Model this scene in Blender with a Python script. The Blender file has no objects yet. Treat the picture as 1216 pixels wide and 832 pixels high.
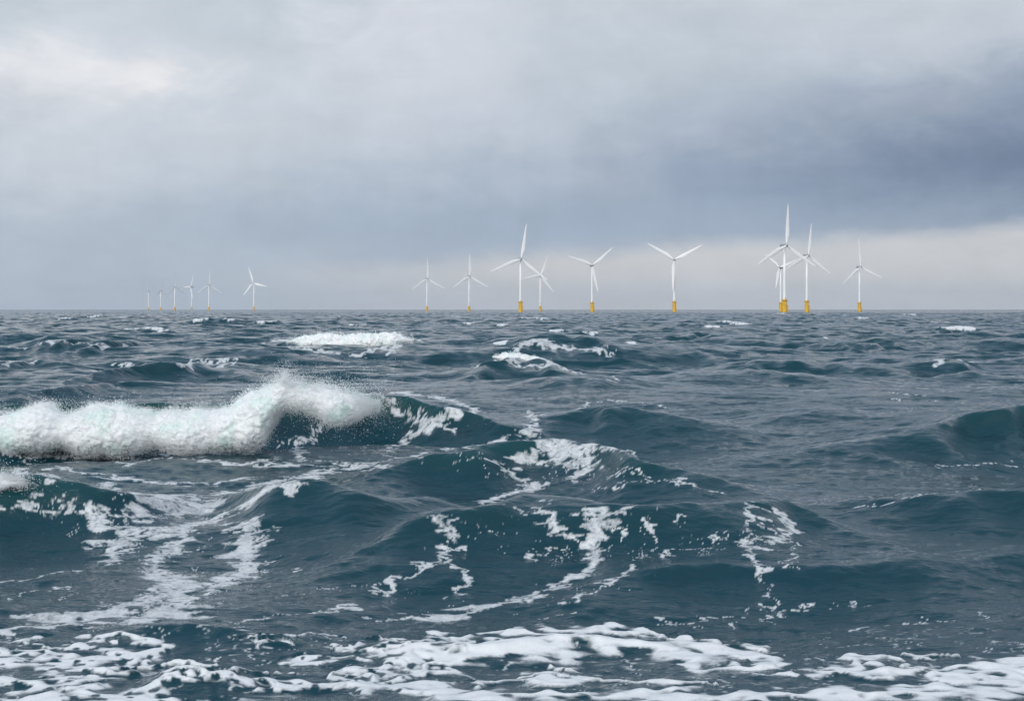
import bpy, bmesh, math, random
import numpy as np
from mathutils import Vector, Matrix

# ------------------------------------------------------------------ camera, sky, sun, exposure
PXF, CX, HY, CAMH = 1689.0, 608.0, 367.0, 4.0     # focal length in photo pixels, image centre, horizon row, eye height
scene = bpy.context.scene
C = scene.collection
cam_d = bpy.data.cameras.new('camera'); cam = bpy.data.objects.new('camera', cam_d); C.objects.link(cam)
cam.location = (0, 0, CAMH); cam.rotation_euler = (math.pi/2, 0, 0)
cam_d.sensor_width = 36; cam_d.lens = 36*PXF/1216; cam_d.shift_y = -(416-HY)/1216
cam_d.clip_start = 0.1; cam_d.clip_end = 60000
scene.camera = cam
scene.view_settings.view_transform = 'Standard'; scene.view_settings.look = 'None'
scene.view_settings.exposure = 0; scene.view_settings.gamma = 1

scene.render.engine = 'CYCLES'; scene.cycles.use_denoising = True; scene.cycles.max_bounces = 8

SUN_EL, SUN_AZ = math.radians(30), math.radians(212)    # azimuth clockwise from +Y: behind the camera, to the left
sd = bpy.data.lights.new('sun', 'SUN'); sd.energy = 1.25; sd.angle = math.radians(18); sd.color = (1, .97, .93)
sun = bpy.data.objects.new('sun', sd); C.objects.link(sun)
to_sun = Vector((math.sin(SUN_AZ)*math.cos(SUN_EL), math.cos(SUN_AZ)*math.cos(SUN_EL), math.sin(SUN_EL)))
sun.rotation_euler = to_sun.to_track_quat('Z', 'Y').to_euler(); sun.location = to_sun*200

def lin(r, g, b):
    f = lambda c: c/12.92 if c <= .04045 else ((c+.055)/1.055)**2.4
    return (f(r/255), f(g/255), f(b/255), 1)

class NT:
    """tiny helper to write node expressions"""
    def __init__(s, tree): s.t = tree; s.n = tree.nodes; s.l = tree.links
    def new(s, typ, **kw):
        n = s.n.new(typ)
        for k, v in kw.items(): setattr(n, k, v)
        return n
    def put(s, sock, v):
        if hasattr(v, 'is_linked'): s.l.new(v, sock)
        else: sock.default_value = v
    def m(s, op, a, b=0.0, c=None, clamp=False):
        n = s.new('ShaderNodeMath', operation=op); n.use_clamp = clamp
        s.put(n.inputs[0], a); s.put(n.inputs[1], b)
        if c is not None: s.put(n.inputs[2], c)
        return n.outputs[0]
    def ramp(s, v, a, b, lo=0.0, hi=1.0):
        n = s.new('ShaderNodeMapRange', interpolation_type='SMOOTHSTEP')
        s.put(n.inputs['Value'], v); s.put(n.inputs['From Min'], a); s.put(n.inputs['From Max'], b)
        s.put(n.inputs['To Min'], lo); s.put(n.inputs['To Max'], hi)
        return n.outputs['Result']
    def mix(s, f, a, b):
        n = s.new('ShaderNodeMix', data_type='RGBA'); s.put(n.inputs[0], f); s.put(n.inputs[6], a); s.put(n.inputs[7], b)
        return n.outputs[2]
    def noise(s, vec, scale, detail=5, rough=.55, dist=0.0, dims='3D'):
        n = s.new('ShaderNodeTexNoise', noise_dimensions=dims)
        s.put(n.inputs['Vector'], vec); n.inputs['Scale'].default_value = scale; n.inputs['Detail'].default_value = detail
        n.inputs['Roughness'].default_value = rough; n.inputs['Distortion'].default_value = dist
        return n.outputs['Fac']
    def xyz(s, x, y, z):
        n = s.new('ShaderNodeCombineXYZ'); s.put(n.inputs[0], x); s.put(n.inputs[1], y); s.put(n.inputs[2], z); return n.outputs[0]
    def sep(s, v):
        n = s.new('ShaderNodeSeparateXYZ'); s.l.new(v, n.inputs[0]); return n.outputs
    def scale(s, v, x, y, z):
        n = s.new('ShaderNodeVectorMath', operation='MULTIPLY'); s.l.new(v, n.inputs[0]); n.inputs[1].default_value = (x, y, z); return n.outputs[0]
    def blob(s, x, z, x0, z0, sx, sz):
        a = s.m('POWER', s.m('DIVIDE', s.m('SUBTRACT', x, x0), sx), 2.0)
        b = s.m('POWER', s.m('DIVIDE', s.m('SUBTRACT', z, z0), sz), 2.0)
        return s.m('POWER', 2.71828, s.m('MULTIPLY', s.m('ADD', a, b), -1.0))

world = bpy.data.worlds.new('World'); scene.world = world; world.use_nodes = True
W = NT(world.node_tree); W.n.clear()
SKY_STRENGTH = 0.1
geo = W.new('ShaderNodeTexCoord').outputs['Generated']
dx, dy, dz = W.sep(geo)
warp = W.noise(W.scale(geo, 1, 1, 2.4), 5.0, 5, .6)
warp2 = W.noise(W.scale(geo, 1.3, 1, 3.2), 9.0, 6, .62, .6)
wv = W.m('SUBTRACT', warp, .5); wv2 = W.m('SUBTRACT', warp2, .5)
rag = W.m('SUBTRACT', W.noise(W.scale(geo, 1.0, 1, 2.0), 26.0, 7, .62, .4), .5)
x = W.m('ADD', dx, W.m('MULTIPLY', wv2, .24)); z = W.m('ADD', W.m('ADD', dz, W.m('MULTIPLY', wv, .075)), W.m('MULTIPLY', rag, .030))
def uz(px, py): return ((px-CX)/PXF*.985, (HY-py)/PXF*.985)
# overcast: brightness by elevation, then broad cloud masses by direction
col = W.mix(W.ramp(z, .015, .075), lin(176, 189, 204), lin(167, 182, 200))
col = W.mix(W.ramp(z, .075, .135), col, lin(193, 203, 214))
col = W.mix(W.ramp(z, .12, .22), col, lin(207, 213, 222))
col = W.mix(W.ramp(z, .215, .40), col, (.31, .43, .57, 1))
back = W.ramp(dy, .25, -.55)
col = W.mix(back, col, (1.10, 1.13, 1.18, 1))          # brightness added to the unseen sky behind the camera, lighting blades and foam
def mass(px, py, sx, sy, colour, k):
    global col
    a, b = uz(px, py)
    col = W.mix(W.m('MULTIPLY', W.blob(x, z, a, b, sx/PXF, sy/PXF), k), col, colour)
mass(60, 190, 330, 75, lin(206, 213, 222), .8)
mass(90, 105, 150, 45, lin(226, 228, 234), .95)
mass(190, 108, 70, 22, lin(237, 237, 239), .95)
mass(110, 82, 40, 16, lin(234, 234, 238), .8)
mass(20, 95, 90, 20, lin(234, 235, 238), .85)
mass(500, 25, 60, 30, lin(222, 225, 232), .7)
mass(30, 35, 90, 45, lin(193, 204, 213), .7)
mass(290, 30, 130, 40, lin(194, 205, 214), .8)
mass(500, 70, 130, 70, lin(215, 219, 228), .8)
mass(620, 165, 220, 60, lin(202, 209, 220), .6)
mass(780, 60, 170, 60, lin(190, 201, 211), .8)
mass(1050, 20, 260, 40, lin(196, 204, 213), .7)
mass(1000, 205, 330, 62, lin(136, 152, 177), .8)
mass(1215, 190, 260, 88, lin(104, 122, 150), .97)
mass(740, 262, 330, 34, lin(155, 171, 191), .75)
mass(420, 285, 150, 26, lin(163, 178, 197), .6)
mass(950, 140, 230, 50, lin(166, 178, 195), .45)
mass(1190, 115, 130, 40, lin(140, 155, 178), .5)
# pale strip between the cloud base and the horizon, towards the right
edge = W.m('MULTIPLY_ADD', dx, .052, .040)
edge = W.m('ADD', edge, W.m('MULTIPLY', wv2, .022))
strip = W.ramp(W.m('SUBTRACT', dz, edge), -.011, .006, 1.0, 0.0)
strip = W.m('MULTIPLY', strip, W.ramp(dx, -.26, .02, 0.0, .95))
low = W.mix(W.ramp(dz, 0, .035), lin(188, 194, 203), lin(203, 205, 209))
col = W.mix(strip, col, low)
shaft = W.noise(W.scale(geo, 30, 30, 2.0), 1.0, 3, .5)
sk = W.m('MULTIPLY', W.m('SUBTRACT', shaft, .5), W.m('MULTIPLY', W.ramp(dz, .02, .08), W.ramp(dz, .19, .10)))
# fine modulation of the cloud deck
fine = W.noise(W.scale(geo, 1.2, 1, 2.2), 22.0, 7, .6, .3)
val = W.m('MULTIPLY_ADD', W.m('SUBTRACT', fine, .5), .16, 1.0)
val = W.m('ADD', val, W.m('MULTIPLY', wv2, .20)); val = W.m('ADD', val, W.m('MULTIPLY', rag, .08)); val = W.m('ADD', val, W.m('MULTIPLY', sk, .16))
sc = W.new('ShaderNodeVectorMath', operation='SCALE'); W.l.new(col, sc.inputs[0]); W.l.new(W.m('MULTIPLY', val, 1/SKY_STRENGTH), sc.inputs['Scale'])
nish = W.new('ShaderNodeTexSky', sky_type='NISHITA'); nish.sun_disc = False
nish.sun_elevation = SUN_EL; nish.sun_rotation = SUN_AZ
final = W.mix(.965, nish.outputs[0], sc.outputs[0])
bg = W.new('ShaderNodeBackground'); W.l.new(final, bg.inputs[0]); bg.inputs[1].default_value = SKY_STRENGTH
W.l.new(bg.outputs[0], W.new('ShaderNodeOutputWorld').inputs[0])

# ------------------------------------------------------------------ general helpers
rng = np.random.default_rng(7)
def material(name):
    m = bpy.data.materials.new(name); m.use_nodes = True; t = NT(m.node_tree); t.n.clear()
    out = t.new('ShaderNodeOutputMaterial'); return m, t, out
def smooth(a, lo, hi):
    t = np.clip((a-lo)/(hi-lo), 0, 1); return t*t*(3-2*t)
def tag(o, label=None, cat=None, group=None, kind=None):
    for k, v in (('label', label), ('category', cat), ('group', group), ('kind', kind)):
        if v: o[k] = v
    return o
def mesh_object(name, verts, faces, mat, parent=None, smooth_shade=True):
    me = bpy.data.meshes.new(name)
    verts = np.asarray(verts, np.float32); faces = np.asarray(faces, np.int32)
    n = faces.shape[1]
    me.vertices.add(len(verts)); me.vertices.foreach_set('co', verts.ravel())
    me.loops.add(faces.size); me.loops.foreach_set('vertex_index', faces.ravel())
    me.polygons.add(len(faces)); me.polygons.foreach_set('loop_start', np.arange(0, faces.size, n, dtype=np.int32))
    me.polygons.foreach_set('use_smooth', np.full(len(faces), smooth_shade))
    me.update(calc_edges=True); me.materials.append(mat)
    o = bpy.data.objects.new(name, me); C.objects.link(o)
    if parent: o.parent = parent
    return o
def bm_object(name, bm, mat, parent=None, smooth_shade=True):
    me = bpy.data.meshes.new(name); bm.to_mesh(me); bm.free(); me.materials.append(mat)
    if smooth_shade: me.polygons.foreach_set('use_smooth', np.full(len(me.polygons), True))
    o = bpy.data.objects.new(name, me); C.objects.link(o)
    if parent: o.parent = parent
    return o

# ------------------------------------------------------------------ random fields
def tile_noise(N, lo, hi, seed, aniso=1.0):
    """unit-variance periodic noise, wavelengths lo..hi in tile units (tile = 1)"""
    r = np.random.default_rng(seed)
    k = np.fft.fftfreq(N, 1/N); kx, ky = np.meshgrid(k, k); kk = np.hypot(kx, ky*aniso)
    amp = np.where((kk >= 1/hi) & (kk <= 1/lo), 1/np.maximum(kk, .5)**1.4, 0)
    h = np.fft.ifft2(np.fft.fft2(r.standard_normal((N, N)))*amp).real
    return (h/h.std()).astype(np.float32)
def sample(tile, x, y):
    N = tile.shape[0]
    x = np.mod(x, 1)*N; y = np.mod(y, 1)*N
    i = x.astype(np.int32); j = y.astype(np.int32); fx = (x-i).astype(np.float32); fy = (y-j).astype(np.float32)
    i %= N; j %= N; i1 = (i+1) % N; j1 = (j+1) % N
    return (tile[j, i]*(1-fx)+tile[j, i1]*fx)*(1-fy)+(tile[j1, i]*(1-fx)+tile[j1, i1]*fx)*fy
def ocean(N, L, lmin, lmax, rms_slope, spread, ang, seed):
    """one band of a wind sea: height and horizontal displacement tiles; crests run across the wind direction ang"""
    r = np.random.default_rng(seed)
    k1 = 2*np.pi*np.fft.fftfreq(N, L/N); kx, ky = np.meshgrid(k1, k1); k = np.hypot(kx, ky); k[0, 0] = 1
    c = (kx*math.cos(ang)+ky*math.sin(ang))/k
    lam = 2*np.pi/k
    S = k**-4.0*np.abs(c)**spread*smooth(lam, lmin*.8, lmin*1.1)*(1-smooth(lam, lmax*.9, lmax*1.3)); S[0, 0] = 0
    H = np.fft.fft2(r.standard_normal((N, N)))*np.sqrt(S)
    sl = np.sqrt((np.abs(H)**2*k*k).sum())/N/N
    H *= rms_slope/sl
    g = lambda a: np.fft.ifft2(a).real.astype(np.float32)
    return L, g(H), g(1j*kx/k*H), g(1j*ky/k*H)

# ------------------------------------------------------------------ the sea: one sheet from the shore to the horizon
rows = [7.5]
while rows[-1] < 13500:
    Y = rows[-1]; l = math.log(Y)
    s = np.interp(l, [math.log(60), math.log(400), math.log(1500)], [.0020, .0024, .0050]); rows.append(Y*(1+s))
rows = np.array(rows)
inner = np.arange(-.42, .42, 1/1350); outer = np.linspace(.42, 1.0, 160)
U = np.concatenate([-outer[::-1], inner[1:], outer]).astype(np.float64)
R, K = len(rows), len(U)
Y0 = np.repeat(rows[:, None], K, 1).astype(np.float32); X0 = (Y0*U[None, :]).astype(np.float32)
spacing = np.gradient(rows)[:, None].astype(np.float32)
print('sea grid', R, K, R*K)
X, Y, Z = X0.copy(), Y0.copy(), np.zeros_like(X0)
near = 1-smooth(Y0, 55, 110)
PI2 = math.pi/2
bands = [  # N, L, lmin, lmax, slope, spread, angle, seed, chop, fade(lo, hi)
    (1024, 317, 14, 60, .072, 6, PI2+.10, 11, 1.0, (5, 10)),
    (1024, 89, 3.2, 14, .128, 4, PI2+.12, 12, 1.0, (1.2, 2.6)),
    (1024, 29.3, .8, 3.2, .125, 3, PI2-.08, 13, .9, (.30, .7)),
    (1024, 9.7, .2, .8, .125, 2, PI2+.2, 14, .8, (.09, .22)),
    (1024, 4.3, .06, .2, .065, 1.5, PI2-.1, 15, .6, (.035, .08)),
]
small = np.zeros_like(X0); LOST = np.zeros_like(X0)
for bi, (N, L, lmin, lmax, sl, sp, ang, seed, chop, (f0, f1)) in enumerate(bands):
    L, h, hx, hy = ocean(N, L, lmin, lmax, sl, sp, ang, seed)
    fade = 1-smooth(spacing, f0, f1)
    last = int(np.argmax(fade[:, 0] <= 0)) or R
    LOST += (1-fade**2)*sl**2
    a = fade[:last]
    if bi == 0: a = a*(1-.72*near[:last])
    if bi == 1: a = a*(1-.70*near[:last])
    if bi == 2: a = a*(1-.55*near[:last])
    xs, ys = X0[:last]/L, Y0[:last]/L
    dzv = sample(h, xs, ys)*a
    Z[:last] += dzv
    X[:last] -= chop*a*sample(hx, xs, ys); Y[:last] -= chop*a*sample(hy, xs, ys)
    if bi >= 2: small[:last] += dzv
# the large waves seen in the photograph, each a curved crest: (photo column, photo row, crest height) along it
def at(px, py, z=0.0):
    d = (CAMH-z)*PXF/(py-HY); return (px-CX)/PXF*d, d
def ridge(pts, wf, wb, sharp=1.0, glow=.3):
    P = np.array([(*at(px, py, h), h) for px, py, h in pts])
    P = P[np.argsort(P[:, 0])]
    s = np.linspace(0, 1, 400)
    xs = np.interp(s, np.linspace(0, 1, len(P)), P[:, 0])
    def sm(v):
        f = np.interp(s, np.linspace(0, 1, len(P)), v)
        k = max(3, 400//len(P)); ker = np.hanning(k+2)[1:-1]; ker /= ker.sum()
        return np.convolve(np.pad(f, k, mode='edge'), ker, 'same')[k:-k]
    ycv, hv = sm(P[:, 1]), sm(P[:, 2])
    lo, hi = ycv.min()-wf*6, ycv.max()+wb*6
    r0, r1 = np.searchsorted(rows, lo), np.searchsorted(rows, hi)
    x, y = X0[r0:r1], Y0[r0:r1]
    yc = np.interp(x, xs, ycv); h = np.interp(x, xs, hv, left=hv[0], right=hv[-1])
    ends = smooth(x, xs[0]-1.5, xs[0]+.01) * (1-smooth(x, xs[-1]-.01, xs[-1]+1.5))
    d = y-yc+.18*wf*sample(WOB, x/13, y/29)
    w = np.where(d < 0, wf, wb)
    t = np.abs(d)/w
    p = np.exp(-(np.sqrt(t*t+.12**2)-.12)*1.25)*(1-smooth(t, 2.5, 4.5))
    trough = .22*np.exp(-((d+2.4*wf)/(1.5*wf))**2)
    add = (h*ends*(p-trough)).astype(np.float32)
    Z[r0:r1] += add
    # steepen the front face: crest water is carried forward
    Y[r0:r1] -= (.30*sharp*add*np.exp(-t*t)).astype(np.float32)
    GREEN[r0:r1] = np.maximum(GREEN[r0:r1], glow*smooth(p, .35, .95)*smooth(h*ends, .3, 1.3)*np.where(d < .3*wb, 1, 0))
WOB = tile_noise(512, .08, .6, 3)
GREEN = np.zeros_like(Z)
RIDGES = [
    ([(380,775,.0),(480,768,.12),(600,757,.18),(690,747,.22),(800,757,.18),(930,772,.0)], .45, .7),
    ([(150,828,0),(205,806,.15),(260,805,.16),(330,822,0)], .5, .6),
    ([(100,765,0),(180,752,.14),(300,750,.16),(420,760,0)], .4, .5),
    ([(300,672,.0),(380,652,.25),(440,635,.42),(500,603,.74),(560,597,.82),(640,600,.78),(720,600,.78),(800,595,.8),(880,587,.86),(940,597,.7),(1000,625,.4),(1080,655,.15),(1150,670,0)], 1.9, 2.6),
    ([(600,712,0),(700,692,.16),(780,668,.36),(850,662,.42),(950,665,.36),(1050,672,.25),(1150,680,0)], .9, 1.2),
    ([(1040,695,0),(1130,672,.2),(1216,650,.34),(1320,648,.3)], 1.0, 1.6),
    ([(-150,560,.9),(0,557,.95),(60,556,.95),(110,568,.8),(180,588,.45),(250,608,0)], 1.5, 2.4),
    ([(240,592,0),(310,575,.6),(370,566,.8),(430,575,.65),(490,598,.3),(550,615,0)], 1.6, 2.2),
    ([(380,578,0),(440,548,.42),(520,526,.74),(610,513,.95),(690,518,.92),(750,532,.8),(800,548,.6),(880,572,.25),(950,588,0)], 1.7, 3.0),
    ([(-160,483,1.2),(0,483,1.2),(150,480,1.2),(300,476,1.2),(360,470,1.25),(430,467,1.2),(480,468,1.15),(540,480,.9),(600,500,.45),(670,520,0)], 1.0, 4.0),
    ([(590,512,0),(650,492,.5),(720,479,.9),(790,487,.7),(850,500,.4),(910,512,0)], 2.2, 4.0),
    ([(940,540,0),(1050,511,.6),(1120,490,.95),(1170,477,1.2),(1216,472,1.3),(1320,470,1.3)], 2.4, 6.0),
    ([(980,605,0),(1080,584,.4),(1150,575,.55),(1216,572,.6),(1330,570,.5)], 1.4, 2.4),
    ([(50,458,0),(110,442,.5),(170,432,.75),(220,431,.75),(260,431,.6),(300,441,.3),(350,449,0)], 3.5, 7),
    ([(-80,429,.6),(0,427,.7),(50,424,.75),(90,435,.35),(130,442,0)], 3.5, 7),
    ([(520,447,0),(570,432,.6),(610,422,.95),(650,428,.7),(690,440,.3),(740,448,0)], 3.5, 7),
    ([(590,425,0),(640,413,.7),(680,412,.7),(720,418,.45),(770,425,0)], 4, 8),
    ([(260,415,0),(340,400,1),(400,396,1.3),(470,397,1.35),(500,401,1.0),(540,411,.25),(580,415,0)], 4.5, 10),
    ([(1020,441,0),(1090,433,.45),(1130,427,.8),(1150,432,.4),(1190,441,0)], 3.2, 6),
    ([(770,470,0),(830,450,.3),(900,447,.5),(960,452,.3),(1030,460,0)], 4, 7),
    ([(880,500,0),(930,491,.3),(990,487,.35),(1040,495,0)], 2.5, 4),
    ([(600,470,0),(660,458,.5),(720,455,.6),(790,466,0)], 3, 5),
    ([(820,440,0),(880,430,.6),(960,428,.7),(1030,436,.3),(1080,442,0)], 4, 7),
    ([(640,545,.0),(900,528,.3),(1000,532,.3),(1100,548,0)], 2.2, 3),
    ([(-40,470,.3),(60,462,.5),(150,456,.4),(260,462,0)], 3, 5),
    ([(930,412,0),(1000,405,.8),(1050,404,.8),(1090,411,0)], 5, 9),
    ([(690,412,0),(780,402,.7),(830,401,.7),(900,410,0)], 5, 9),
    ([(1060,400,0),(1110,391,1.0),(1150,394,.8),(1190,402,0)], 5, 10),
    ([(20,418,0),(70,408,1.0),(130,409,.9),(180,418,0)], 5, 10),
]
for i, r in enumerate(RIDGES): ridge(*r, glow=.9 if i in (6, 8, 9) else .3)
# projection of every sea vertex into the photo, to find where a photo point lies on the water
def hit(px, py):
    c = int(np.clip(np.searchsorted(U, (px-CX)/PXF), 0, K-1))
    row = HY+PXF*(CAMH-Z[:, c])/Y[:, c]
    i = int(np.argmax(row <= py))
    return X0[i, c], Y0[i, c], Z[i, c]

# small far whitecaps
CAPS = [(78,379,14),(109,376,14),(150,377,14),(175,391,54),(1138,393,46),(240,380,16),(272,380,16),(314,384,22),(402,376,10),(426,387,22),
        (540,376,12),(597,386,14),(605,368.8,10),(633,378,30),(660,393,16),(700,397,18),(870,384,34),(846,388,14),(927,372,20),(1023,378,16),(1115,383,24),
        (1080,374,14),(1178,370,10),(556,384,14),(595,408,14),(980,402,10),(745,408,12)]
CAPF = np.zeros_like(Z)
tear = tile_noise(1024, .01, .15, 41)
for i, (px, py, w) in enumerate(CAPS):
    if py < 371.5: continue
    h = (.7+.5*((i*37) % 10)/10)*min(.6, max(.2, w*(.11 if py < 398 else .065)*at(px, py)[1]/PXF)); cx_, cy_, _ = hit(px, py+.4)
    half = w*.62*cy_/PXF; wf = max(1.4, .0045*cy_); wb = wf*2.2
    r0, r1 = np.searchsorted(rows, cy_-wf*5), np.searchsorted(rows, cy_+wb*6); c0, c1 = np.searchsorted(U, (cx_-half*3)/cy_), np.searchsorted(U, (cx_+half*3)/cy_)
    x, y = X0[r0:r1, c0:c1], Y0[r0:r1, c0:c1]
    e = (x-cx_)/half; d = y-cy_-.25*wf*np.sin(e*1.7+i)+.5*wf*sample(tear, x/70, y/210)
    p = np.exp(-(np.abs(d)/np.where(d < 0, wf, wb))**1.3)*np.exp(-(e*.75)**4)
    Z[r0:r1, c0:c1] += (h*p).astype(np.float32)
    if w > 60: h = .3
    f = smooth(p, .38, .72)*np.where(d < .3*wb, 1, 0)*(1-smooth(np.abs(e), .6, 1.05))
    CAPF[r0:r1, c0:c1] = np.maximum(CAPF[r0:r1, c0:c1], np.clip(f+.35*sample(tear, x/60+.3, y/120)-.1, 0, 1)*(f > .02))
Z *= 1.0
# ------------------------------------------------------------------ foam lying on the water
FOAM = np.zeros_like(Z)       # density before break-up
THICK = np.zeros_like(Z)      # raised, opaque foam
FG = np.full_like(Z, -1.0)
def stroke(pts, gain=1.0, field=None, depth=1.0):
    """a band of foam along points given as (photo column, row, width in photo pixels)"""
    F = FOAM if field is None else field
    W3 = []
    for px, py, w in pts:
        wx, wy, _ = hit(px, py); W3.append((wx, wy, w*wy/PXF*.5))
    for (ax, ay, aw), (bx, by, bw) in zip(W3[:-1], W3[1:]):
        m = max(aw, bw)*1.6
        r0, r1 = np.searchsorted(rows, min(ay, by)-m*depth), np.searchsorted(rows, max(ay, by)+m*depth)+1
        ylo = max(rows[min(r0, R-1)], 1)
        ulo = min((min(ax, bx)-m)/ylo, (min(ax, bx)-m)/rows[min(r1, R-1)]); uhi = max((max(ax, bx)+m)/ylo, (max(ax, bx)+m)/rows[min(r1, R-1)])
        c0, c1 = np.searchsorted(U, ulo), np.searchsorted(U, uhi)+1
        x, y = (XW if field is not FG else XS)[r0:r1, c0:c1], (YW if field is not FG else YS)[r0:r1, c0:c1]
        vx, vy = bx-ax, (by-ay)/depth; L2 = vx*vx+vy*vy+1e-9
        t = np.clip(((x-ax)*vx+(y-ay)/depth*vy)/L2, 0, 1)
        d = np.hypot(x-ax-t*vx, (y-ay)/depth-t*vy)
        v = gain*np.clip(1-.5*d/(aw+(bw-aw)*t), 0, 1)
        F[r0:r1, c0:c1] = np.maximum(F[r0:r1, c0:c1], v)
# domain warp so that outlines are ragged, streaky along the waves
n1 = tile_noise(1024, .006, .25, 21); n2 = tile_noise(1024, .004, .06, 22)
n1h = tile_noise(1024, .045, .2, 23)
XW = X0+.075*sample(n1h, X0/6, Y0/4.5)+.03*sample(n2, X0/9, Y0/5)
YW = Y0+.13*sample(n1h, X0/8+.37, Y0/5+.11)+.03*sample(n2, X0/10+.3, Y0/6+.7)
far_foam = smooth(Y0, 60, 120)
XS = X0+.13*sample(n1h, X0/7, Y0/7); YS = Y0+.16*sample(n1h, X0/7+.37, Y0/7+.11)
XW = XW+far_foam*1.0*sample(n1, X0/60, Y0/160); YW = YW+far_foam*2.0*sample(n1, X0/60+.3, Y0/160+.6)

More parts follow.
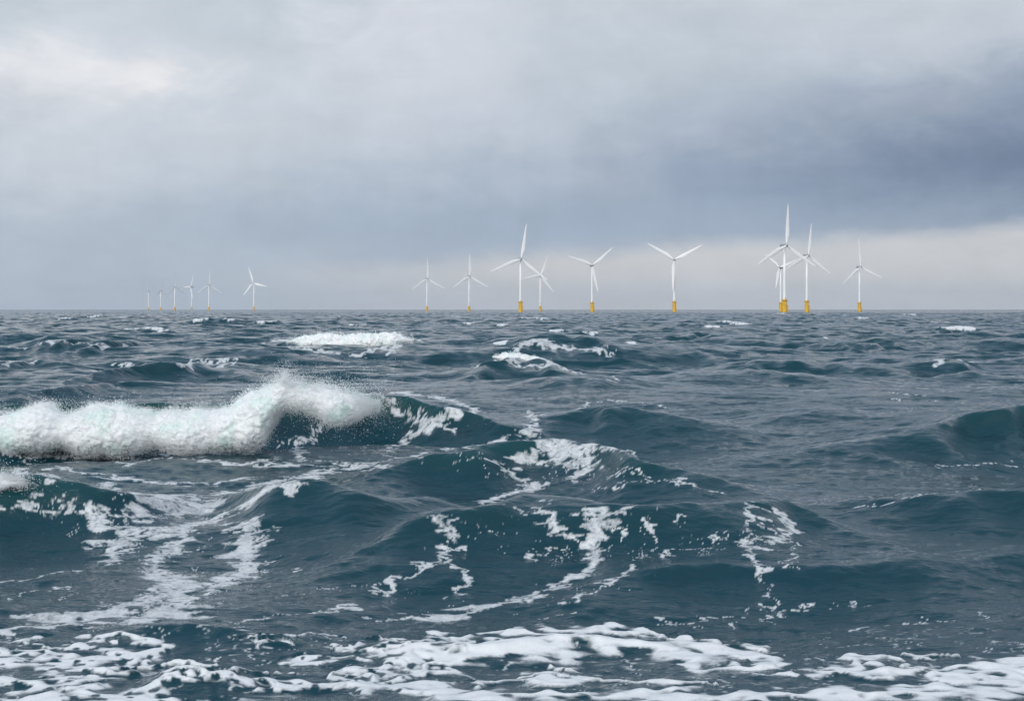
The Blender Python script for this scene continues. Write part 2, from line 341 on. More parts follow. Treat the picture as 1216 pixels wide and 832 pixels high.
ST = [
 # left patch
 [(20,556,14),(60,568,16),(120,575,20),(200,590,26),(270,585,30),(330,572,24),(385,560,18),(440,549,14)],
 [(150,545,8),(250,548,10),(340,552,12),(420,550,12),(500,545,10)],
 [(60,555,10),(110,562,12),(160,570,14),(210,575,14),(260,572,10),(310,566,10)],
 [(0,602,7),(50,598,10),(75,612,10)],[(80,596,6),(110,604,8),(140,610,8)],
 [(112,606,10),(120,620,18),(150,634,26),(190,632,34),(230,622,30),(270,608,30),(300,595,26),(345,575,20),(370,562,14)],
 [(185,600,30),(215,606,46),(250,600,40)],
 [(170,612,30),(150,640,22),(128,668,14)],[(106,648,10),(140,644,16),(165,640,14)],
 [(230,632,20),(205,655,26),(178,668,26),(190,680,30),(205,692,40),(200,705,46),(170,715,40),(120,725,40),(60,738,40)],
 [(200,602,12),(160,585,10),(120,578,8)],
 [(285,622,30),(305,632,34),(290,655,34),(300,676,36),(270,690,30),(225,698,26)],
 [(300,675,20),(250,700,14),(215,718,16),(160,738,18)],
 [(215,706,40),(190,728,60),(225,730,50)],
 [(0,690,6),(30,686,9),(60,682,9),(92,677,9)],[(0,712,4),(40,704,5),(65,699,6),(84,703,4),(66,713,4)],
 [(0,733,14),(60,735,16),(150,730,20)],[(0,748,16),(80,742,18),(150,735,16)],
 [(350,676,7),(352,680,8)],[(324,666,5),(326,668,5)],
 [(230,745,10),(300,735,9),(380,725,8),(420,718,26),(395,722,16)],[(330,708,3),(400,700,3),(450,694,3)],
 # breaker front and the patch to its right
 [(350,520,4),(347,532,14),(352,541,14),(360,548,8)],[(383,505,3),(370,518,6),(352,530,8)],
 [(-20,541,8),(60,540,12),(120,543,9),(200,539,8),(260,537,12),(310,527,8)],[(20,545,4),(90,548,6),(170,543,4),(240,543,6)],
 [(300,548,5),(320,545,6),(390,548,5),(430,552,5)],[(290,540,3),(330,525,3),(345,518,3)],
 [(140,548,8),(152,552,12),(180,545,10),(192,540,4)],
 [(462,482,10),(482,492,14),(505,498,14),(518,502,18),(540,490,20),(562,486,16)],
 [(520,500,18),(510,508,20),(480,520,14),(460,532,10),(450,542,8)],[(530,505,8),(540,516,6)],
 [(400,560,12),(430,553,14),(460,546,14),(500,538,10)],
 # crest of the middle wave and the foam running down its face
 [(522,535,12),(555,529,16),(590,524,18),(625,523,22),(660,526,18),(700,530,16),(745,537,10)],
 [(610,521,10),(660,525,10),(700,528,14),(745,535,9)],[(628,518,26),(632,500,10),(626,488,8)],
 [(560,540,10),(575,545,14),(605,560,16),(622,572,24),(640,578,30),(600,588,26),(570,596,16)],
 [(604,548,12),(630,544,24),(645,550,12)],[(650,530,18),(670,545,26),(690,560,20),(680,570,10)],
 [(660,528,30),(690,545,40),(700,560,24)],
 [(680,586,5),(730,575,5),(790,572,5),(850,585,5)],[(720,568,4),(760,566,4),(830,578,4),(858,588,4)],
 # front wave, left fork
 [(512,612,14),(525,622,24),(535,640,22),(535,650,14),(520,662,8),(490,680,10),(465,692,14),(440,703,14)],
 [(542,612,14),(545,625,14)],[(525,665,12),(548,676,14),(556,690,14),(545,705,8),(530,712,6)],
 [(535,655,10),(505,668,12)],
 # front wave, centre
 [(638,600,22),(642,612,14),(650,622,16),(670,630,14),(682,642,10)],[(612,610,22),(622,614,14)],
 [(690,608,20),(705,618,26),(728,614,16),(742,612,10)],[(702,620,22),(700,640,24),(706,655,30),(700,670,24),(680,684,28),(660,695,26),(640,706,34),(600,716,40),(560,726,36),(510,735,30)],
 [(630,665,12),(648,652,6),(665,645,4)],[(728,622,5),(738,634,5),(745,645,4)],
 [(756,672,8),(745,682,10),(720,694,10),(690,708,10),(660,716,12)],[(738,650,3),(752,660,4),(757,672,4)],
 [(765,622,8),(773,632,8),(772,645,6),(776,655,4)],[(788,612,12),(808,610,10)],[(786,662,9),(800,656,8)],
 [(800,660,3),(840,645,4),(880,630,4)],
 # front wave, right loop
 [(893,600,10),(888,615,12),(886,630,10),(884,648,14),(895,660,10),(908,672,8),(914,690,7),(918,705,8),(912,722,5),(902,738,5)],
 [(905,605,14),(925,612,14),(938,620,14),(935,634,16),(912,642,12),(895,650,12)],[(938,640,4),(945,655,4),(942,680,3)],[(905,620,10),(915,630,8)],
 [(780,740,5),(850,735,5),(930,725,4),(1030,716,4)],[(985,750,8),(1030,747,9),(1100,740,5),(1210,728,5)],[(820,745,3),(930,742,3)],
 [(640,735,6),(700,728,7)],[(440,740,10),(500,730,14),(560,735,14)],
 # small crests further off
 [(640,494,3),(700,478,5),(730,476,6),(770,480,4)],[(690,452,4),(740,455,3)],
 [(560,437,7),(600,426,20),(650,432,14),(690,443,8),(730,452,4)],
 [(100,440,8),(150,434,9),(210,432,9),(270,431,8)],[(0,431,10),(50,427,14)],[(240,430,10),(270,432,6)],
 [(1112,430,16),(1140,428,14)],[(1050,473,3),(1140,478,3)],[(1100,553,4),(1216,550,5)],[(1010,600,5),(1090,590,4),(1160,580,5)],
 [(770,480,3),(810,486,3)],[(1050,466,3),(1100,470,3)],
 [(335,405,30),(400,399,40),(470,398,40),(500,403,20)],[(345,412,20),(420,416,30),(480,413,20)],[(575,428,16),(610,422,24),(660,432,16)],
 [(618,418,20),(645,414,44),(680,414,36),(728,418,8)],[(38,412,14),(70,409,26),(100,411,14)],[(110,411,18),(140,410,24),(156,412,8)],
 [(430,468,12),(480,466,18),(520,472,18),(555,483,14)],
]
for i, pts in enumerate(ST): stroke([(a, b, w*(1.25 if i < 19 else .95)) for a, b, w in pts])
edge = tile_noise(1024, .018, .12, 31); holes = tile_noise(1024, .03, .12, 32); grain = tile_noise(1024, .004, .02, 33)
nearY = Y0 < 700
dens = FOAM.copy()
dens += np.where(FOAM > 0, .085*sample(edge, X0/11, Y0/5)-.10*np.maximum(sample(holes, X0/8, Y0/7)-.25, 0), 0)
# nets of bubbles: foam gathers along the borders of open cells
sel = np.nonzero((FOAM > .25) & (Y0 < 62))
qx = X0[sel]/.42+.5*sample(n1h, X0[sel]/5, Y0[sel]/5); qy = Y0[sel]/.50+.5*sample(n1h, X0[sel]/5+.4, Y0[sel]/5+.2)
f1 = np.full(len(qx), 9.0); f2 = f1.copy(); bx, by = np.floor(qx).astype(np.int64), np.floor(qy).astype(np.int64)
for ox in (-1, 0, 1):
    for oy in (-1, 0, 1):
        hh = ((bx+ox)*73856093 ^ (by+oy)*19349663 ^ 977) & 0x7fffffff
        dd = np.hypot(bx+ox+((hh*1103515245+12345) >> 8 & 1023)/1023-qx, by+oy+((hh*22695477+1) >> 7 & 1023)/1023-qy)
        f2 = np.where(dd < f1, f1, np.minimum(f2, dd)); f1 = np.minimum(f1, dd)
dens[sel] -= (.36*smooth(f2-f1, .10, .50)*smooth(sample(n1, X0[sel]/9, Y0[sel]/12), -.9, .5)).astype(np.float32)
fade = smooth(sample(n1, X0/5+.7, Y0/6+.2), -1.6, .6)
foam = smooth(dens+.10*(fade-.8), .44, .57)*(.54+.26*smooth(dens, .52, .85))*(.68+.32*fade)
lace = np.abs(sample(holes, X0/7+.2, Y0/15))
spray_zone = np.zeros_like(Z)
for pts in ([(560,545,80),(640,560,120),(720,560,90)], [(540,640,90),(700,650,140),(880,640,90)], [(100,590,140),(220,640,190),(280,700,140),(120,735,160)], [(480,720,100),(640,715,90),(760,690,70)]):
    stroke(pts, 1.0, spray_zone)
speck = smooth(sample(grain, X0/3.2, Y0/2.0)+.7*sample(edge, X0/9, Y0/20), 2.4, 2.7)*smooth(spray_zone, .45, .75)
foam = np.maximum(foam, speck*.6)
foam = np.maximum(foam, smooth(CAPF+.25*sample(edge, X0/14, Y0/40), .3, .85)*.92*(CAPF > .04))

# foreground: thick white foam
def fstroke(pts): stroke(pts, 1.0, FG)
FG_ST = [
 [(430,800,40),(480,775,60),(560,770,80),(620,765,90),(690,757,100),(760,765,90),(830,775,80),(880,778,60),(925,785,36)],
 [(540,758,40),(600,752,40),(690,750,40),(760,752,30),(860,765,20),(920,772,16)],[(800,788,34),(870,792,40),(930,787,24)],
 [(390,808,26),(470,790,40),(560,780,40)],
 [(950,797,24),(955,797,24)],[(917,804,28),(928,805,28)],[(980,803,30),(995,804,26)],[(882,800,18),(890,800,18)],[(670,792,30),(690,797,24)],[(760,795,12),(768,796,12)],
 [(1075,783,16),(1030,787,34),(1000,790,36),(990,796,40),(1040,800,40),(1100,797,36),(1170,792,50),(1230,795,70)],[(1085,777,14),(1130,781,12)],
 [(1030,791,24),(1048,792,20)],[(1130,805,40),(1190,803,70),(1250,808,90)],[(1150,795,50),(1210,787,40)],
 [(560,812,26),(620,815,34),(700,808,24),(800,812,20),(860,812,12)],
 [(290,815,30),(340,812,50),(420,815,60),(520,822,70),(640,830,60),(760,828,70),(880,828,70),(1000,826,70),(1100,822,80),(1220,820,110)],
 [(380,824,30),(460,805,40),(540,795,34)],[(620,803,20),(660,806,20),(720,803,14)],
 # left lace
 [(0,775,40),(60,778,50),(130,783,60),(180,778,40)],[(0,790,50),(80,795,70),(150,800,50)],[(0,812,60),(90,815,60),(140,830,60)],
 [(100,757,26),(150,758,40),(180,762,40),(170,770,26),(200,772,16)],[(0,760,12),(70,762,16),(110,768,20)],
 [(150,790,20),(210,790,24),(260,786,12),(280,782,6)],[(200,812,30),(170,822,40)],
 [(190,808,16),(245,802,14),(300,812,20),(370,820,40)],[(270,757,10),(320,752,12),(400,757,10),(470,763,12)],[(350,760,10),(300,765,6)],
 [(350,785,20),(380,780,26),(420,784,16)],[(420,770,24),(470,768,30),(540,762,30)],[(200,800,14),(300,800,10),(350,795,10)],
 [(0,832,60),(100,836,60),(200,838,40)],[(410,765,16),(430,770,14)],
]
for pts in FG_ST: fstroke(pts)
fg = FG+np.where(FG > 0, .05*sample(edge, X0/13, Y0/5.5)+.08*sample(n1h, X0/7, Y0/4)-.20*np.maximum(sample(holes, X0/7+.3, Y0/3.6)-.35, 0), 0)
leftlace = smooth(-X0, .2, 1.6)*(Y0 < 22)
fg = fg-.30*leftlace*np.maximum(sample(holes, X0/3.4+.5, Y0/3.4+.2)-.25, 0)
# foam beyond the bottom edge of the photograph, towards the shore
shore = smooth(-Y0, -14.2, -12.6)*(.62+.12*sample(holes, X0/4, Y0/9))
fg = np.maximum(fg, shore*(Y0 < 14.4))
thick = smooth(fg, .42, .64)
foam = np.maximum(foam, thick*(.58+.42*smooth(fg, .50, .80)))
# streaks of thin foam between the thick blobs
thin = smooth(1-np.abs(sample(n1h, X0/9.0, Y0/3.6)), .84, .97)*smooth(-Y0, -18.8, -16.5)*.6*smooth(sample(holes, X0/9, Y0/20), -.6, .6)
foam = np.maximum(foam, thin)
fgs = smooth(FG+.07*sample(n1h, X0/7, Y0/4), .46, 1.0)*(Y0 < 24)
Z -= .75*small*smooth(FG, .25, .6)*(Y0 < 24)          # thick foam damps the ripples under it
Z += fgs*(.030+.010*sample(n1h, X0/6, Y0/4.1)+.002*sample(edge, X0/6, Y0/4))

foam = np.clip(foam, 0, 1).astype(np.float32)
co = np.stack([X, Y, Z], -1).reshape(-1, 3)
idx = np.arange(R*K, dtype=np.int32).reshape(R, K)
faces = np.stack([idx[:-1, :-1], idx[:-1, 1:], idx[1:, 1:], idx[1:, :-1]], -1).reshape(-1, 4)

wm, T, out = material('sea_water')
foam_a = T.new('ShaderNodeAttribute', attribute_name='foam').outputs['Fac']
green_a = T.new('ShaderNodeAttribute', attribute_name='crest_tint').outputs['Fac']
pos = T.new('ShaderNodeTexCoord').outputs['Object']
bumpn = T.noise(T.scale(pos, .55, 1.0, 1.0), 1.6, 8, .62)
ripple = T.noise(T.scale(pos, .6, 1.0, 1.0), 9.0, 4, .6, .4)
bmp = T.new('ShaderNodeBump'); bmp.inputs['Strength'].default_value = .5; bmp.inputs['Distance'].default_value = .20
T.l.new(bumpn, bmp.inputs['Height'])
bmp2 = T.new('ShaderNodeBump'); bmp2.inputs['Strength'].default_value = .55; bmp2.inputs['Distance'].default_value = .03
T.l.new(ripple, bmp2.inputs['Height']); T.l.new(bmp.outputs[0], bmp2.inputs['Normal'])
wcol = T.mix(green_a, (.0034, .038, .055, 1), (.005, .056, .060, 1))  # greener crests: aerated water, and light through thin crests put into the colour
patch = T.noise(T.scale(pos, .05, .03, 1), 1.0, 3)
pw = T.new('ShaderNodeBsdfPrincipled'); T.l.new(wcol, pw.inputs['Base Color'])
pw.inputs['Roughness'].default_value = .06; pw.inputs['IOR'].default_value = 1.333
# far off, where the sheet is too coarse to carry the wavelets, their slopes tilt the surface normal instead
chop_a = T.new('ShaderNodeAttribute', attribute_name='chop').outputs['Fac']
wn = T.new('ShaderNodeTexNoise'); T.l.new(T.scale(pos, .30, .55, .5), wn.inputs['Vector']); wn.inputs['Scale'].default_value = 1.0; wn.inputs['Detail'].default_value = 4; wn.inputs['Roughness'].default_value = .7
cen = T.new('ShaderNodeVectorMath', operation='SUBTRACT'); T.l.new(wn.outputs['Color'], cen.inputs[0]); cen.inputs[1].default_value = (.5, .5, .5)
amt = T.new('ShaderNodeVectorMath', operation='SCALE'); T.l.new(T.scale(cen.outputs[0], .7, 1.3, 0), amt.inputs[0]); T.l.new(T.m('MULTIPLY', chop_a, 13.0), amt.inputs['Scale'])
addn = T.new('ShaderNodeVectorMath', operation='ADD'); T.l.new(bmp2.outputs[0], addn.inputs[0]); T.l.new(amt.outputs[0], addn.inputs[1])
nrm = T.new('ShaderNodeVectorMath', operation='NORMALIZE'); T.l.new(addn.outputs[0], nrm.inputs[0])
T.l.new(nrm.outputs[0], pw.inputs['Normal'])
pf = T.new('ShaderNodeBsdfPrincipled'); pf.inputs['Base Color'].default_value = (.78, .80, .82, 1); pf.inputs['Roughness'].default_value = .7
pf.inputs['Specular IOR Level'].default_value = .25
bub = T.noise(pos, 45, 4, .7)
bf = T.new('ShaderNodeBump'); bf.inputs['Strength'].default_value = .4; bf.inputs['Distance'].default_value = .02; T.l.new(bub, bf.inputs['Height']); T.l.new(bf.outputs[0], pf.inputs['Normal'])
mixs = T.new('ShaderNodeMixShader')
froth = T.noise(pos, 14, 6, .72)
ff = T.m('ADD', foam_a, T.m('MULTIPLY', T.m('SUBTRACT', froth, .5), T.m('MULTIPLY', T.ramp(foam_a, .02, .35), T.ramp(foam_a, 1.0, .6, .35, 1.5))))
ff = T.m('MULTIPLY', ff, T.ramp(bub, .25, .5, .85, 1.0), clamp=True)
T.l.new(ff, mixs.inputs[0]); T.l.new(pw.outputs[0], mixs.inputs[1]); T.l.new(pf.outputs[0], mixs.inputs[2]); T.l.new(mixs.outputs[0], out.inputs[0])
sea = mesh_object('sea', co, faces, wm)
for nm, arr in (('foam', foam), ('crest_tint', np.clip(GREEN, 0, 1).astype(np.float32)), ('chop', np.sqrt(LOST))):
    at_ = sea.data.attributes.new(nm, 'FLOAT', 'POINT'); at_.data.foreach_set('value', np.ascontiguousarray(arr).ravel())
tag(sea, 'choppy dark blue sea streaked with white foam', 'sea', kind='structure')

# ------------------------------------------------------------------ breaking crests: churned white water with flying spray
def worley(p, seed):
    """distance to the nearest random point, unit cells, 3-D"""
    base = np.floor(p).astype(np.int64); best = np.full(len(p), 9.0)
    for ox in (-1, 0, 1):
        for oy in (-1, 0, 1):
            for oz in (-1, 0, 1):
                c = base+np.array([ox, oy, oz])
                h = (c[:, 0]*73856093 ^ c[:, 1]*19349663 ^ c[:, 2]*83492791 ^ seed*2654435) & 0x7fffffff
                q = np.stack([((h*1103515245+12345) >> 8 & 1023)/1023, ((h*22695477+1) >> 7 & 1023)/1023, ((h*134775813+1) >> 9 & 1023)/1023], -1)
                best = np.minimum(best, ((c+q-p)**2).sum(1))
    return np.sqrt(best)
fm, FT, fout = material('white_water')
fpos = FT.new('ShaderNodeTexCoord').outputs['Object']
gn = FT.noise(fpos, 1.5, 4, .6)
fcol = FT.mix(FT.ramp(gn, .46, .68, 0, .85), (.86, .88, .89, 1), (.68, .82, .78, 1))
fb = FT.new('ShaderNodeBsdfPrincipled'); FT.l.new(fcol, fb.inputs['Base Color']); fb.inputs['Roughness'].default_value = .8; fb.inputs['Specular IOR Level'].default_value = .1
fb.inputs['Subsurface Weight'].default_value = 0.0
fbump = FT.new('ShaderNodeBump'); fbump.inputs['Strength'].default_value = .5; fbump.inputs['Distance'].default_value = .025; FT.l.new(FT.noise(fpos, 22, 5, .7), fbump.inputs['Height']); FT.l.new(fbump.outputs[0], fb.inputs['Normal'])
FT.l.new(fb.outputs[0], fout.inputs[0])
OCT_V = np.array([(1,0,0),(-1,0,0),(0,1,0),(0,-1,0),(0,0,1),(0,0,-1)], float)
OCT_F = np.array([(0,2,4),(2,1,4),(1,3,4),(3,0,4),(2,0,5),(1,2,5),(3,1,5),(0,3,5)])
def white_water(name, prof, dist, depth, step, drops, label, cat, group=None, seed=1, reach=.12, plumes=(), lump=1.0, drop_size=1.0, point=.35):
    """prof: (photo column, top row, bottom row); dist: distance from the viewer; depth: thickness along the view"""
    r = np.random.default_rng(seed)
    P = np.array([tuple(p)+(.5,)*(4-len(p)) for p in prof], float)
    d = np.full(len(P), dist) if np.isscalar(dist) else np.array(dist, float)
    xs = (P[:, 0]-CX)/PXF*d; zt = CAMH-(P[:, 1]-HY)/PXF*d; zb = CAMH-(P[:, 2]-HY)/PXF*d
    n = max(8, int((xs[-1]-xs[0])/step)); m = max(16, int(math.pi*(depth+(zt-zb).max()/2)/step))
    s = np.linspace(xs[0], xs[-1], n)
    top, bot, yy = np.interp(s, xs, zt), np.interp(s, xs, zb), np.interp(s, xs, d)
    ker = np.hanning(max(3, int(n/len(P)*.7)|1)+2)[1:-1]; ker /= ker.sum(); kk = len(ker)//2
    sm = lambda v: np.convolve(np.pad(v, kk, mode='edge'), ker, 'same')[kk:len(v)+kk]
    top, bot, yy = sm(top), sm(bot), sm(yy); lean = sm(np.interp(s, xs, P[:, 3]))
    rz = (top-bot)/2; cz = (top+bot)/2
    taper = np.clip(np.minimum((s-s[0]), (s[-1]-s))/(point*max(rz.max(), .1)), 0, 1)**(.5 if point < 1 else .8)
    th = np.linspace(0, 2*np.pi, m, endpoint=False)
    nx = np.zeros((n, m)); ny = np.repeat(np.cos(th)[None], n, 0); nz = np.repeat(np.sin(th)[None], n, 0)
    rr = (rz*taper)[:, None]
    V = np.stack([np.repeat(s[:, None], m, 1), yy[:, None]+np.minimum(depth, rr*1.3)*ny-lean[:, None]*rr*(1-nz)*.75+.4*lean[:, None]*rr, cz[:, None]+rr*nz], -1).reshape(-1, 3)
    Nn = np.stack([nx, ny, nz], -1).reshape(-1, 3)
    size = lump*rz.max()
    disp = np.zeros(len(V))
    for o, (cell, amp) in enumerate(((1.25, .52), (.55, .34), (.24, .16), (.11, .055), (.05, .03))):
        c = cell*size
        if c < step*1.2: break
        wl = worley(V/c+17*o, seed*13+o)
        disp += amp*size*((np.sqrt(np.clip(1-.85*wl**2, 0, 1))-.72)*1.25 if o < 2 else (.55-wl)*1.1)
    rel = np.repeat((np.clip(rz*taper/rz.max(), .15, 1))[:, None], m, 1).ravel()
    V = V+Nn*(disp*rel)[:, None]
    V[:, 0] += .10*size*(worley(V/(.3*size)+5.5, seed+99)-.5)*rel
    i = np.arange(n*m).reshape(n, m); j = np.roll(i, -1, 1)
    Fq = np.stack([i[:-1], i[1:], j[1:], j[:-1]], -1).reshape(-1, 4)
    body = mesh_object(name, V, Fq, fm)
    tag(body, label, cat, group)
    # spray: droplets torn off the surface
    if drops:
        pick = r.integers(0, len(V), drops)
        gust = (.25+3.2*np.clip(1.15-worley(V[pick]*np.array([1, .5, .8])/(1.0*size), seed+50), 0, 1)**3)
        off = np.where(r.random(drops) < .45, .012*r.random(drops), r.exponential(reach, drops)*rz.max()*gust)
        c = V[pick]+Nn[pick]*off[:, None]+r.normal(0, .05*rz.max(), (drops, 3))
        up = (Nn[pick, 2] > .2)
        c[:, 2] += np.where(up, r.exponential(reach*.7, drops)*rz.max()*gust, 0)
        size_d = drop_size*step*(.18+.42*r.random(drops)**2+.5*(r.random(drops) > .985))*np.where(off > .25*rz.max(), .7, 1)
        low = Nn[pick, 2] < -.35
        c[:, 1] -= np.where(low, r.exponential(.10, drops)*rz.max(), 0); c[:, 2] -= np.where(low, r.exponential(.03, drops)*rz.max(), 0)
        for px, py, sx, sy, n in plumes:           # torn plumes of mist
            dd = np.interp((px-CX)/PXF*d.mean(), xs, d); g = np.abs(r.standard_t(3, n))
            a = r.uniform(0, 2*math.pi, n)
            pc = np.stack([((px-CX)+sx*g*np.cos(a))/PXF*dd, dd+r.normal(0, .25*depth, n), CAMH-((py-HY)-sy*g*np.sin(a))/PXF*dd], -1)
            c = np.concatenate([c, pc]); size_d = np.concatenate([size_d, drop_size*step*(.16+.34*r.random(n)**2)])
        drops = len(c)
        vv = (OCT_V[None]*size_d[:, None, None]*r.uniform(.6, 1.3, (drops, 6, 1))+c[:, None]).reshape(-1, 3)
        fc = (OCT_F[None]+6*np.arange(drops)[:, None, None]).reshape(-1, 3)
        mesh_object('spray', vv, fc, fm, body, False)
    return body
MB = [(-170,490,540),(-60,488,536),(0,486,534),(22,483,537),(40,475,533),(55,471,532),(68,478,530),(80,484,529),(105,476,536),(140,474,537),(165,479,534),(185,483,528),(205,479,533),(230,478,536),(255,481,531),(275,475,533),(292,468,531),(306,463,527),(318,460,519,.4),(326,455,503,0),
      (338,451,485,-.3),(356,455,484,-.4),(375,458,491,-.2),(392,460,500,0),(408,463,502,.2),(424,467,497,.2),(438,472,490,.2),(450,478,485,.2)]
MB = [(p[0], p[1]+(11 if p[0] < 290 else 5), p[2]-(4 if p[0] < 300 else 2))+tuple(p[3:]) for p in MB]     # room for the billows
white_water('breaking_wave', MB, [39.6]*(len(MB)-11)+[39.5,39.4,39.2,39.1,39.0,38.9,38.9,39.0,39.1,39.4,39.8], .8, .022, 170000, 'largest breaking wave, a long roll of churned white water curling over at its right end', 'breaking wave', seed=3, reach=.06,
            plumes=[(338,451,4,8,4500),(345,455,14,6,5000),(375,460,16,6,4000),(425,476,14,11,7000),(444,480,9,7,4000),(398,496,14,7,5000),(365,484,12,4,2500),(58,482,12,5,3000),(115,487,20,4,3000),(200,489,26,4,2500),(20,534,30,4,3000),(110,536,34,4,3500),(230,535,36,4,3500),(310,520,9,6,2500)])
GC = 'whitecaps out on the sea'
def cap(prof, label, drops, seed, dy=0.0, plumes=()):
    px = [p[0] for p in prof]; mid = prof[len(prof)//2]
    _, d, _ = hit(mid[0], (mid[1]+mid[2])/2+.5)
    d -= dy
    st = max(.012, d/PXF*.5)
    white_water('whitecap', prof, d, (prof[len(prof)//2][2]-prof[len(prof)//2][1])/PXF*d*.9, st, drops, label, 'whitecap', GC, seed, .12, plumes, 1.7, 1.6, 2.5)
cap([(340,405,407),(350,401,408),(362,400,413),(375,399,410),(392,399,415),(410,400,412),(425,398,415),(440,399,416),(455,397,410),(470,397,412),(480,399,408),(491,402,405)], 'widest whitecap in the middle distance, left of the centre turbines', 9000, 5, .6)
cap([(-60,562,584),(-15,564,582),(5,566,580),(18,569,577),(27,571,575)], 'small burst of white water at the left edge below the big breaker', 5000, 6, .3, [(5,569,14,7,5000),(22,573,8,5,2500)])
cap([(585,422,425),(600,420,430),(625,422,431),(645,427,433),(662,433,436)], 'whitecap sloping down to the right on a dark crest left of centre', 4000, 7, .4)

# ------------------------------------------------------------------ wind turbines
def paint(name, c, rough=.4, streak=None):
    m, t, o = material(name); b = t.new('ShaderNodeBsdfPrincipled'); p = t.new('ShaderNodeTexCoord').outputs['Object']
    nn = t.noise(t.scale(p, 1, 1, .15), .8, 5, .6)
    t.l.new(t.mix(t.ramp(nn, .45, .75, 0, .7 if streak else .12), c, streak or tuple(x*.9 for x in c[:3])+(1,)), b.inputs['Base Color'])
    b.inputs['Roughness'].default_value = rough; t.l.new(b.outputs[0], o.inputs[0]); return m
white = paint('turbine_white', (.94, .95, .95, 1)); grey = paint('nacelle_grey', (.38, .40, .42, 1))
yellow = paint('foundation_yellow', (.86, .52, .015, 1), .5, (.50, .26, .03, 1)); steel = paint('weathered_steel', (.40, .26, .05, 1), .6)
def loft(bm, secs, cap=True):
    rings = [[bm.verts.new(p) for p in s] for s in secs]
    for a, b in zip(rings[:-1], rings[1:]):
        for i in range(len(a)): bm.faces.new((a[i], a[(i+1) % len(a)], b[(i+1) % len(a)], b[i]))
    if cap: bm.faces.new(rings[0][::-1]); bm.faces.new(rings[-1])
    bmesh.ops.recalc_face_normals(bm, faces=bm.faces)
def circ(cx, cy, z, r, n=24): return [(cx+r*math.cos(2*math.pi*i/n), cy+r*math.sin(2*math.pi*i/n), z) for i in range(n)]
def tube(bm, a, b, r, n=8):
    a, b = Vector(a), Vector(b); q = (b-a).to_track_quat('Z', 'Y')
    secs = [[p+q @ Vector((r*math.cos(2*math.pi*i/n), r*math.sin(2*math.pi*i/n), 0)) for i in range(n)] for p in (a, b)]
    loft(bm, secs)
HUB, ROT = 80.0, 52.0
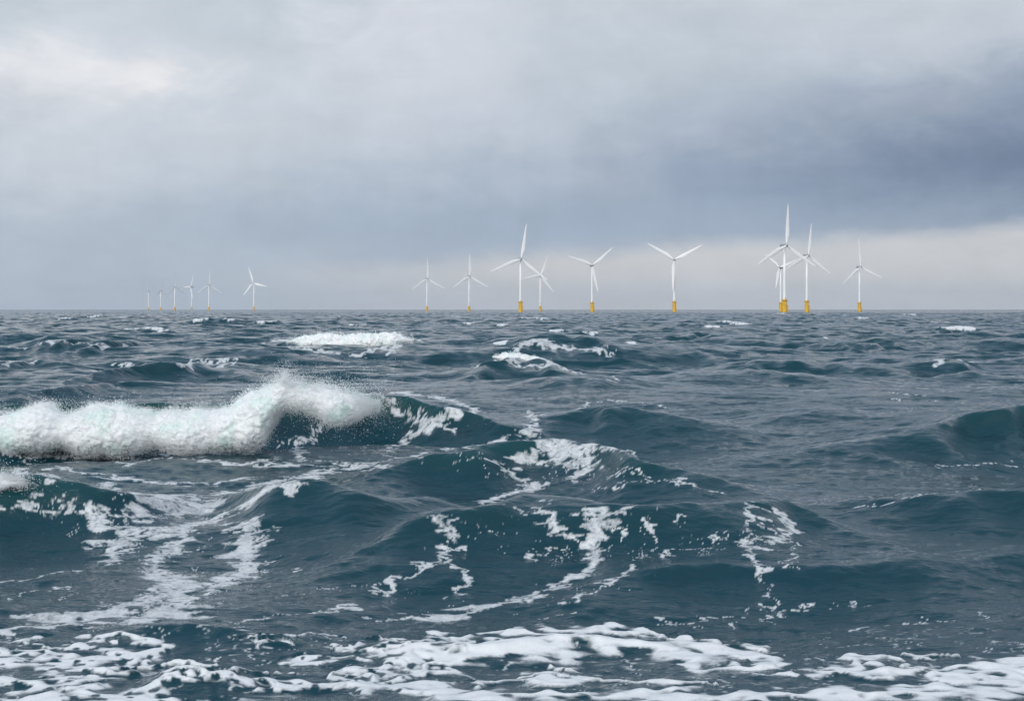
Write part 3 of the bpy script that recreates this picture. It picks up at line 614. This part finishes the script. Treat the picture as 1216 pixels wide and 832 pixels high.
def turbine_prototype():
    root = bpy.data.objects.new('wind_turbine', None); C.objects.link(root)
    bm = bmesh.new(); loft(bm, [circ(0, 0, -9, 2.75), circ(0, 0, 14.6, 2.75), circ(0, 0, 14.9, 2.6), circ(0, 0, 16.2, 2.6)])
    for zz in (4.5, 9.5): loft(bm, [circ(0, 0, zz, 2.76), circ(0, 0, zz+.05, 2.95), circ(0, 0, zz+.45, 2.95), circ(0, 0, zz+.5, 2.76)])
    f = bm_object('foundation', bm, yellow, root, False)
    bm = bmesh.new(); loft(bm, [circ(0, 0, 14.2, 3.0), circ(0, 0, 14.7, 4.0), circ(0, 0, 15.0, 4.0)]); bm_object('platform', bm, yellow, f, False)
    bm = bmesh.new()
    for zz in (15.6, 16.2):
        pts = circ(0, 0, zz, 3.9, 20)
        for i in range(20): tube(bm, pts[i], pts[(i+1) % 20], .06, 6)
    for p in circ(0, 0, 15, 3.9, 20): tube(bm, p, (p[0], p[1], 16.2), .06, 6)
    bm_object('railing', bm, yellow, f, False)
    bm = bmesh.new()
    for s in (-.9, .9):
        tube(bm, (3.6, s-1.6, -8), (3.6, s-1.6, 9), .32); tube(bm, (2.5, s-1.6, 8.4), (3.6, s-1.6, 8.4), .2); tube(bm, (2.5, s-1.6, 1.6), (3.6, s-1.6, 1.6), .2)
    for k in range(24): tube(bm, (3.45, -2.5, -1+k*.4), (3.45, -.7, -1+k*.4), .06, 6)
    tube(bm, (3.0, -1.9, 8), (3.0, -1.9, 14.4), .07, 6); tube(bm, (3.0, -1.3, 8), (3.0, -1.3, 14.4), .07, 6)
    bm_object('boat_landing', bm, yellow, f, False)
    bm = bmesh.new(); loft(bm, [circ(0, 0, 5, 1.95), circ(0, 0, 16.2, 1.85), circ(0, 0, 45, 1.6), circ(0, 0, HUB-1.9, 1.2)])
    tw = bm_object('tower', bm, white, root)
    bm = bmesh.new(); loft(bm, [[(x, 1.86*-1, zz) for x, zz in ()] or [(-.5, -1.95, 16.25), (.5, -1.95, 16.25), (.5, -1.7, 16.25), (-.5, -1.7, 16.25)], [(-.5, -1.95, 18.5), (.5, -1.95, 18.5), (.5, -1.7, 18.5), (-.5, -1.7, 18.5)]])
    bm_object('door', bm, grey, tw, False)
    bm = bmesh.new()
    def sec(y, w, h): return [(w*sx*(1 if abs(q) else 1)*cx, y, HUB+h*cz) for sx in (1,) for q in (1,) for cx, cz in ((-1,-.75),(-.75,-1),(.75,-1),(1,-.75),(1,.7),(.75,1),(-.75,1),(-1,.7))]
    loft(bm, [sec(-2.9, 1.5, 1.5), sec(-2.2, 1.9, 1.85), sec(6.2, 1.9, 2.0), sec(7.2, 1.5, 1.6)])
    nc = bm_object('nacelle', bm, grey, root, False)
    bm = bmesh.new(); tube(bm, (.6, 6, HUB+1.9), (.6, 6, HUB+4), .08, 6); tube(bm, (-.6, 6, HUB+1.9), (-.6, 6, HUB+3.4), .08, 6); bm_object('wind_vane', bm, grey, nc, False)
    bm = bmesh.new()
    prof = [(-3.0, 1.45), (-4.0, 1.75), (-5.0, 1.7), (-5.8, 1.3), (-6.4, .7), (-6.6, .15)]
    loft(bm, [[(r*math.cos(a*math.pi/10), y, HUB+r*math.sin(a*math.pi/10)) for a in range(20)] for y, r in prof])
    bm_object('hub', bm, grey, root)
    bm = bmesh.new(); secs = []
    for t in np.linspace(0, 1, 26):
        zz = 1.2+t*(ROT-1.2)
        chord = np.interp(t, [0, .05, .12, .24, .40, .60, .8, .93, 1], [2.1, 2.1, 3.4, 5.0, 4.6, 3.5, 2.4, 1.6, .4])
        thick = np.interp(t, [0, .05, .14, .3, 1], [1.9, 1.9, 1.4, .75, .10])
        tw_ = math.radians(np.interp(t, [0, .2, 1], [-7, -5, 0])); ax = np.interp(t, [0, .05, .24, 1], [.5, .5, .34, .40])
        ring = []
        for k in range(16):
            a = 2*math.pi*k/16; cx = math.cos(a); cy = math.sin(a)
            px_ = (cx*.5+.5-ax)*chord; py_ = cy*.5*thick*(1-.45*min(1, t*6)*max(cx, 0))
            ring.append((px_*math.cos(tw_)-py_*math.sin(tw_), px_*math.sin(tw_)+py_*math.cos(tw_)-1.8*t*t, zz))
        secs.append(ring)
    loft(bm, secs); blade = bm_object('blade', bm, white, root)
    for k in range(2):
        b = blade.copy(); C.objects.link(b); b.parent = root
    return root
def copy_thing(o):
    c = o.copy(); C.objects.link(c)
    for ch in list(o.children):
        p = ch.copy(); C.objects.link(p); p.parent = c
        for g in list(ch.children):
            q = g.copy(); C.objects.link(q); q.parent = p
    return c
# column, hub row, hub height (m), rotor radius in photo pixels, yaw, blade phase, label
TURB = [
 (931.5,291.5,72,49,24,1,'largest and nearest white wind turbine, one blade straight up, yellow base low in the water'),
 (958,303.5,84,38.5,26,4,'wind turbine standing right beside the largest one, on its right, rotor set lower'),
 (927,317.5,88,25,-40,-50,'wind turbine half hidden behind the tower of the largest one'),
 (1020.5,317,84,34,24,-7,'rightmost wind turbine, alone against the pale sky with one blade up to the left'),
 (800.7,308.5,82,37,-8,62,'wind turbine with two blades in a wide V, third hanging left of its tower'),
 (703,315,80,33,14,49,'wind turbine with two raised blades and the third hanging at the right of its tower'),
 (618,307.5,76,42,16,8,'second largest wind turbine, near the centre, long blade up and a thick yellow base'),
 (641.5,327,84,26,24,20,'smaller wind turbine just right of the second largest, one blade pointing level to the left'),
 (557,328,84,27,26,-1.5,'wind turbine with one blade up, next to the left of the second largest one'),
 (507,331,84,24.5,28,-2,'small wind turbine with one blade up, leftmost of the group in the centre'),
 (301.5,336,82,20,-24,-18,'lone small wind turbine right of the far left cluster, one blade level'),
 (248,338.5,82,19,40,0,'far small wind turbine, rightmost of the left cluster, one blade straight up'),
 (227.5,341,84,17,-50,31,'far small wind turbine, second from right in the left cluster, blade up to the right'),
 (207.5,340.5,86,18,58,-3,'far pale wind turbine in the middle of the left cluster, rotor turned partly away'),
 (190.8,345,86,14,68,4,'far pale wind turbine, second from the left, rotor nearly edge on'),
 (176.3,346,86,15,-76,-6,'far pale wind turbine, leftmost of all, rotor seen nearly edge on'),
]
proto = turbine_prototype()
for i, (px, hy, H, rpx, yaw, ph, label) in enumerate(TURB):
    t = proto if i == 0 else copy_thing(proto)
    D = (H-CAMH)*PXF/(HY-hy); s = H/HUB
    t.location = ((px-CX)/PXF*D, D, 0); t.rotation_euler = (0, 0, math.radians(yaw)); t.scale = (s, s, s)
    tag(t, label, 'wind turbine', 'wind turbines standing in the sea')
    if i in (7, 8, 9) or i >= 10: next(c for c in t.children if c.name.startswith('foundation')).scale = (.85, .85, .66)
    bs = rpx*D/PXF/s/ROT
    for k, b in enumerate([c for c in t.children if c.name.startswith('blade')]):
        b.location = (0, -4.6, HUB); b.rotation_euler = (0, math.radians(ph+120*k), 0); b.scale = (1.25 if i >= 7 else 1.08, 1, bs)

# ------------------------------------------------------------------ sea haze
bm = bmesh.new(); bmesh.ops.create_cube(bm, size=1)
hm, H_, ho = material('sea_haze'); hv = H_.new('ShaderNodeVolumePrincipled')
hv.inputs['Color'].default_value = (.80, .86, .95, 1); hv.inputs['Density'].default_value = 2.8e-5; hv.inputs['Anisotropy'].default_value = 0.0
H_.l.new(hv.outputs[0], ho.inputs['Volume'])
hz = bm_object('haze', bm, hm, None, False); hz.scale = (32000, 16000, 180); hz.location = (0, 7000, 84)
tag(hz, 'thin pale sea haze in the air over the water', 'haze', kind='stuff')
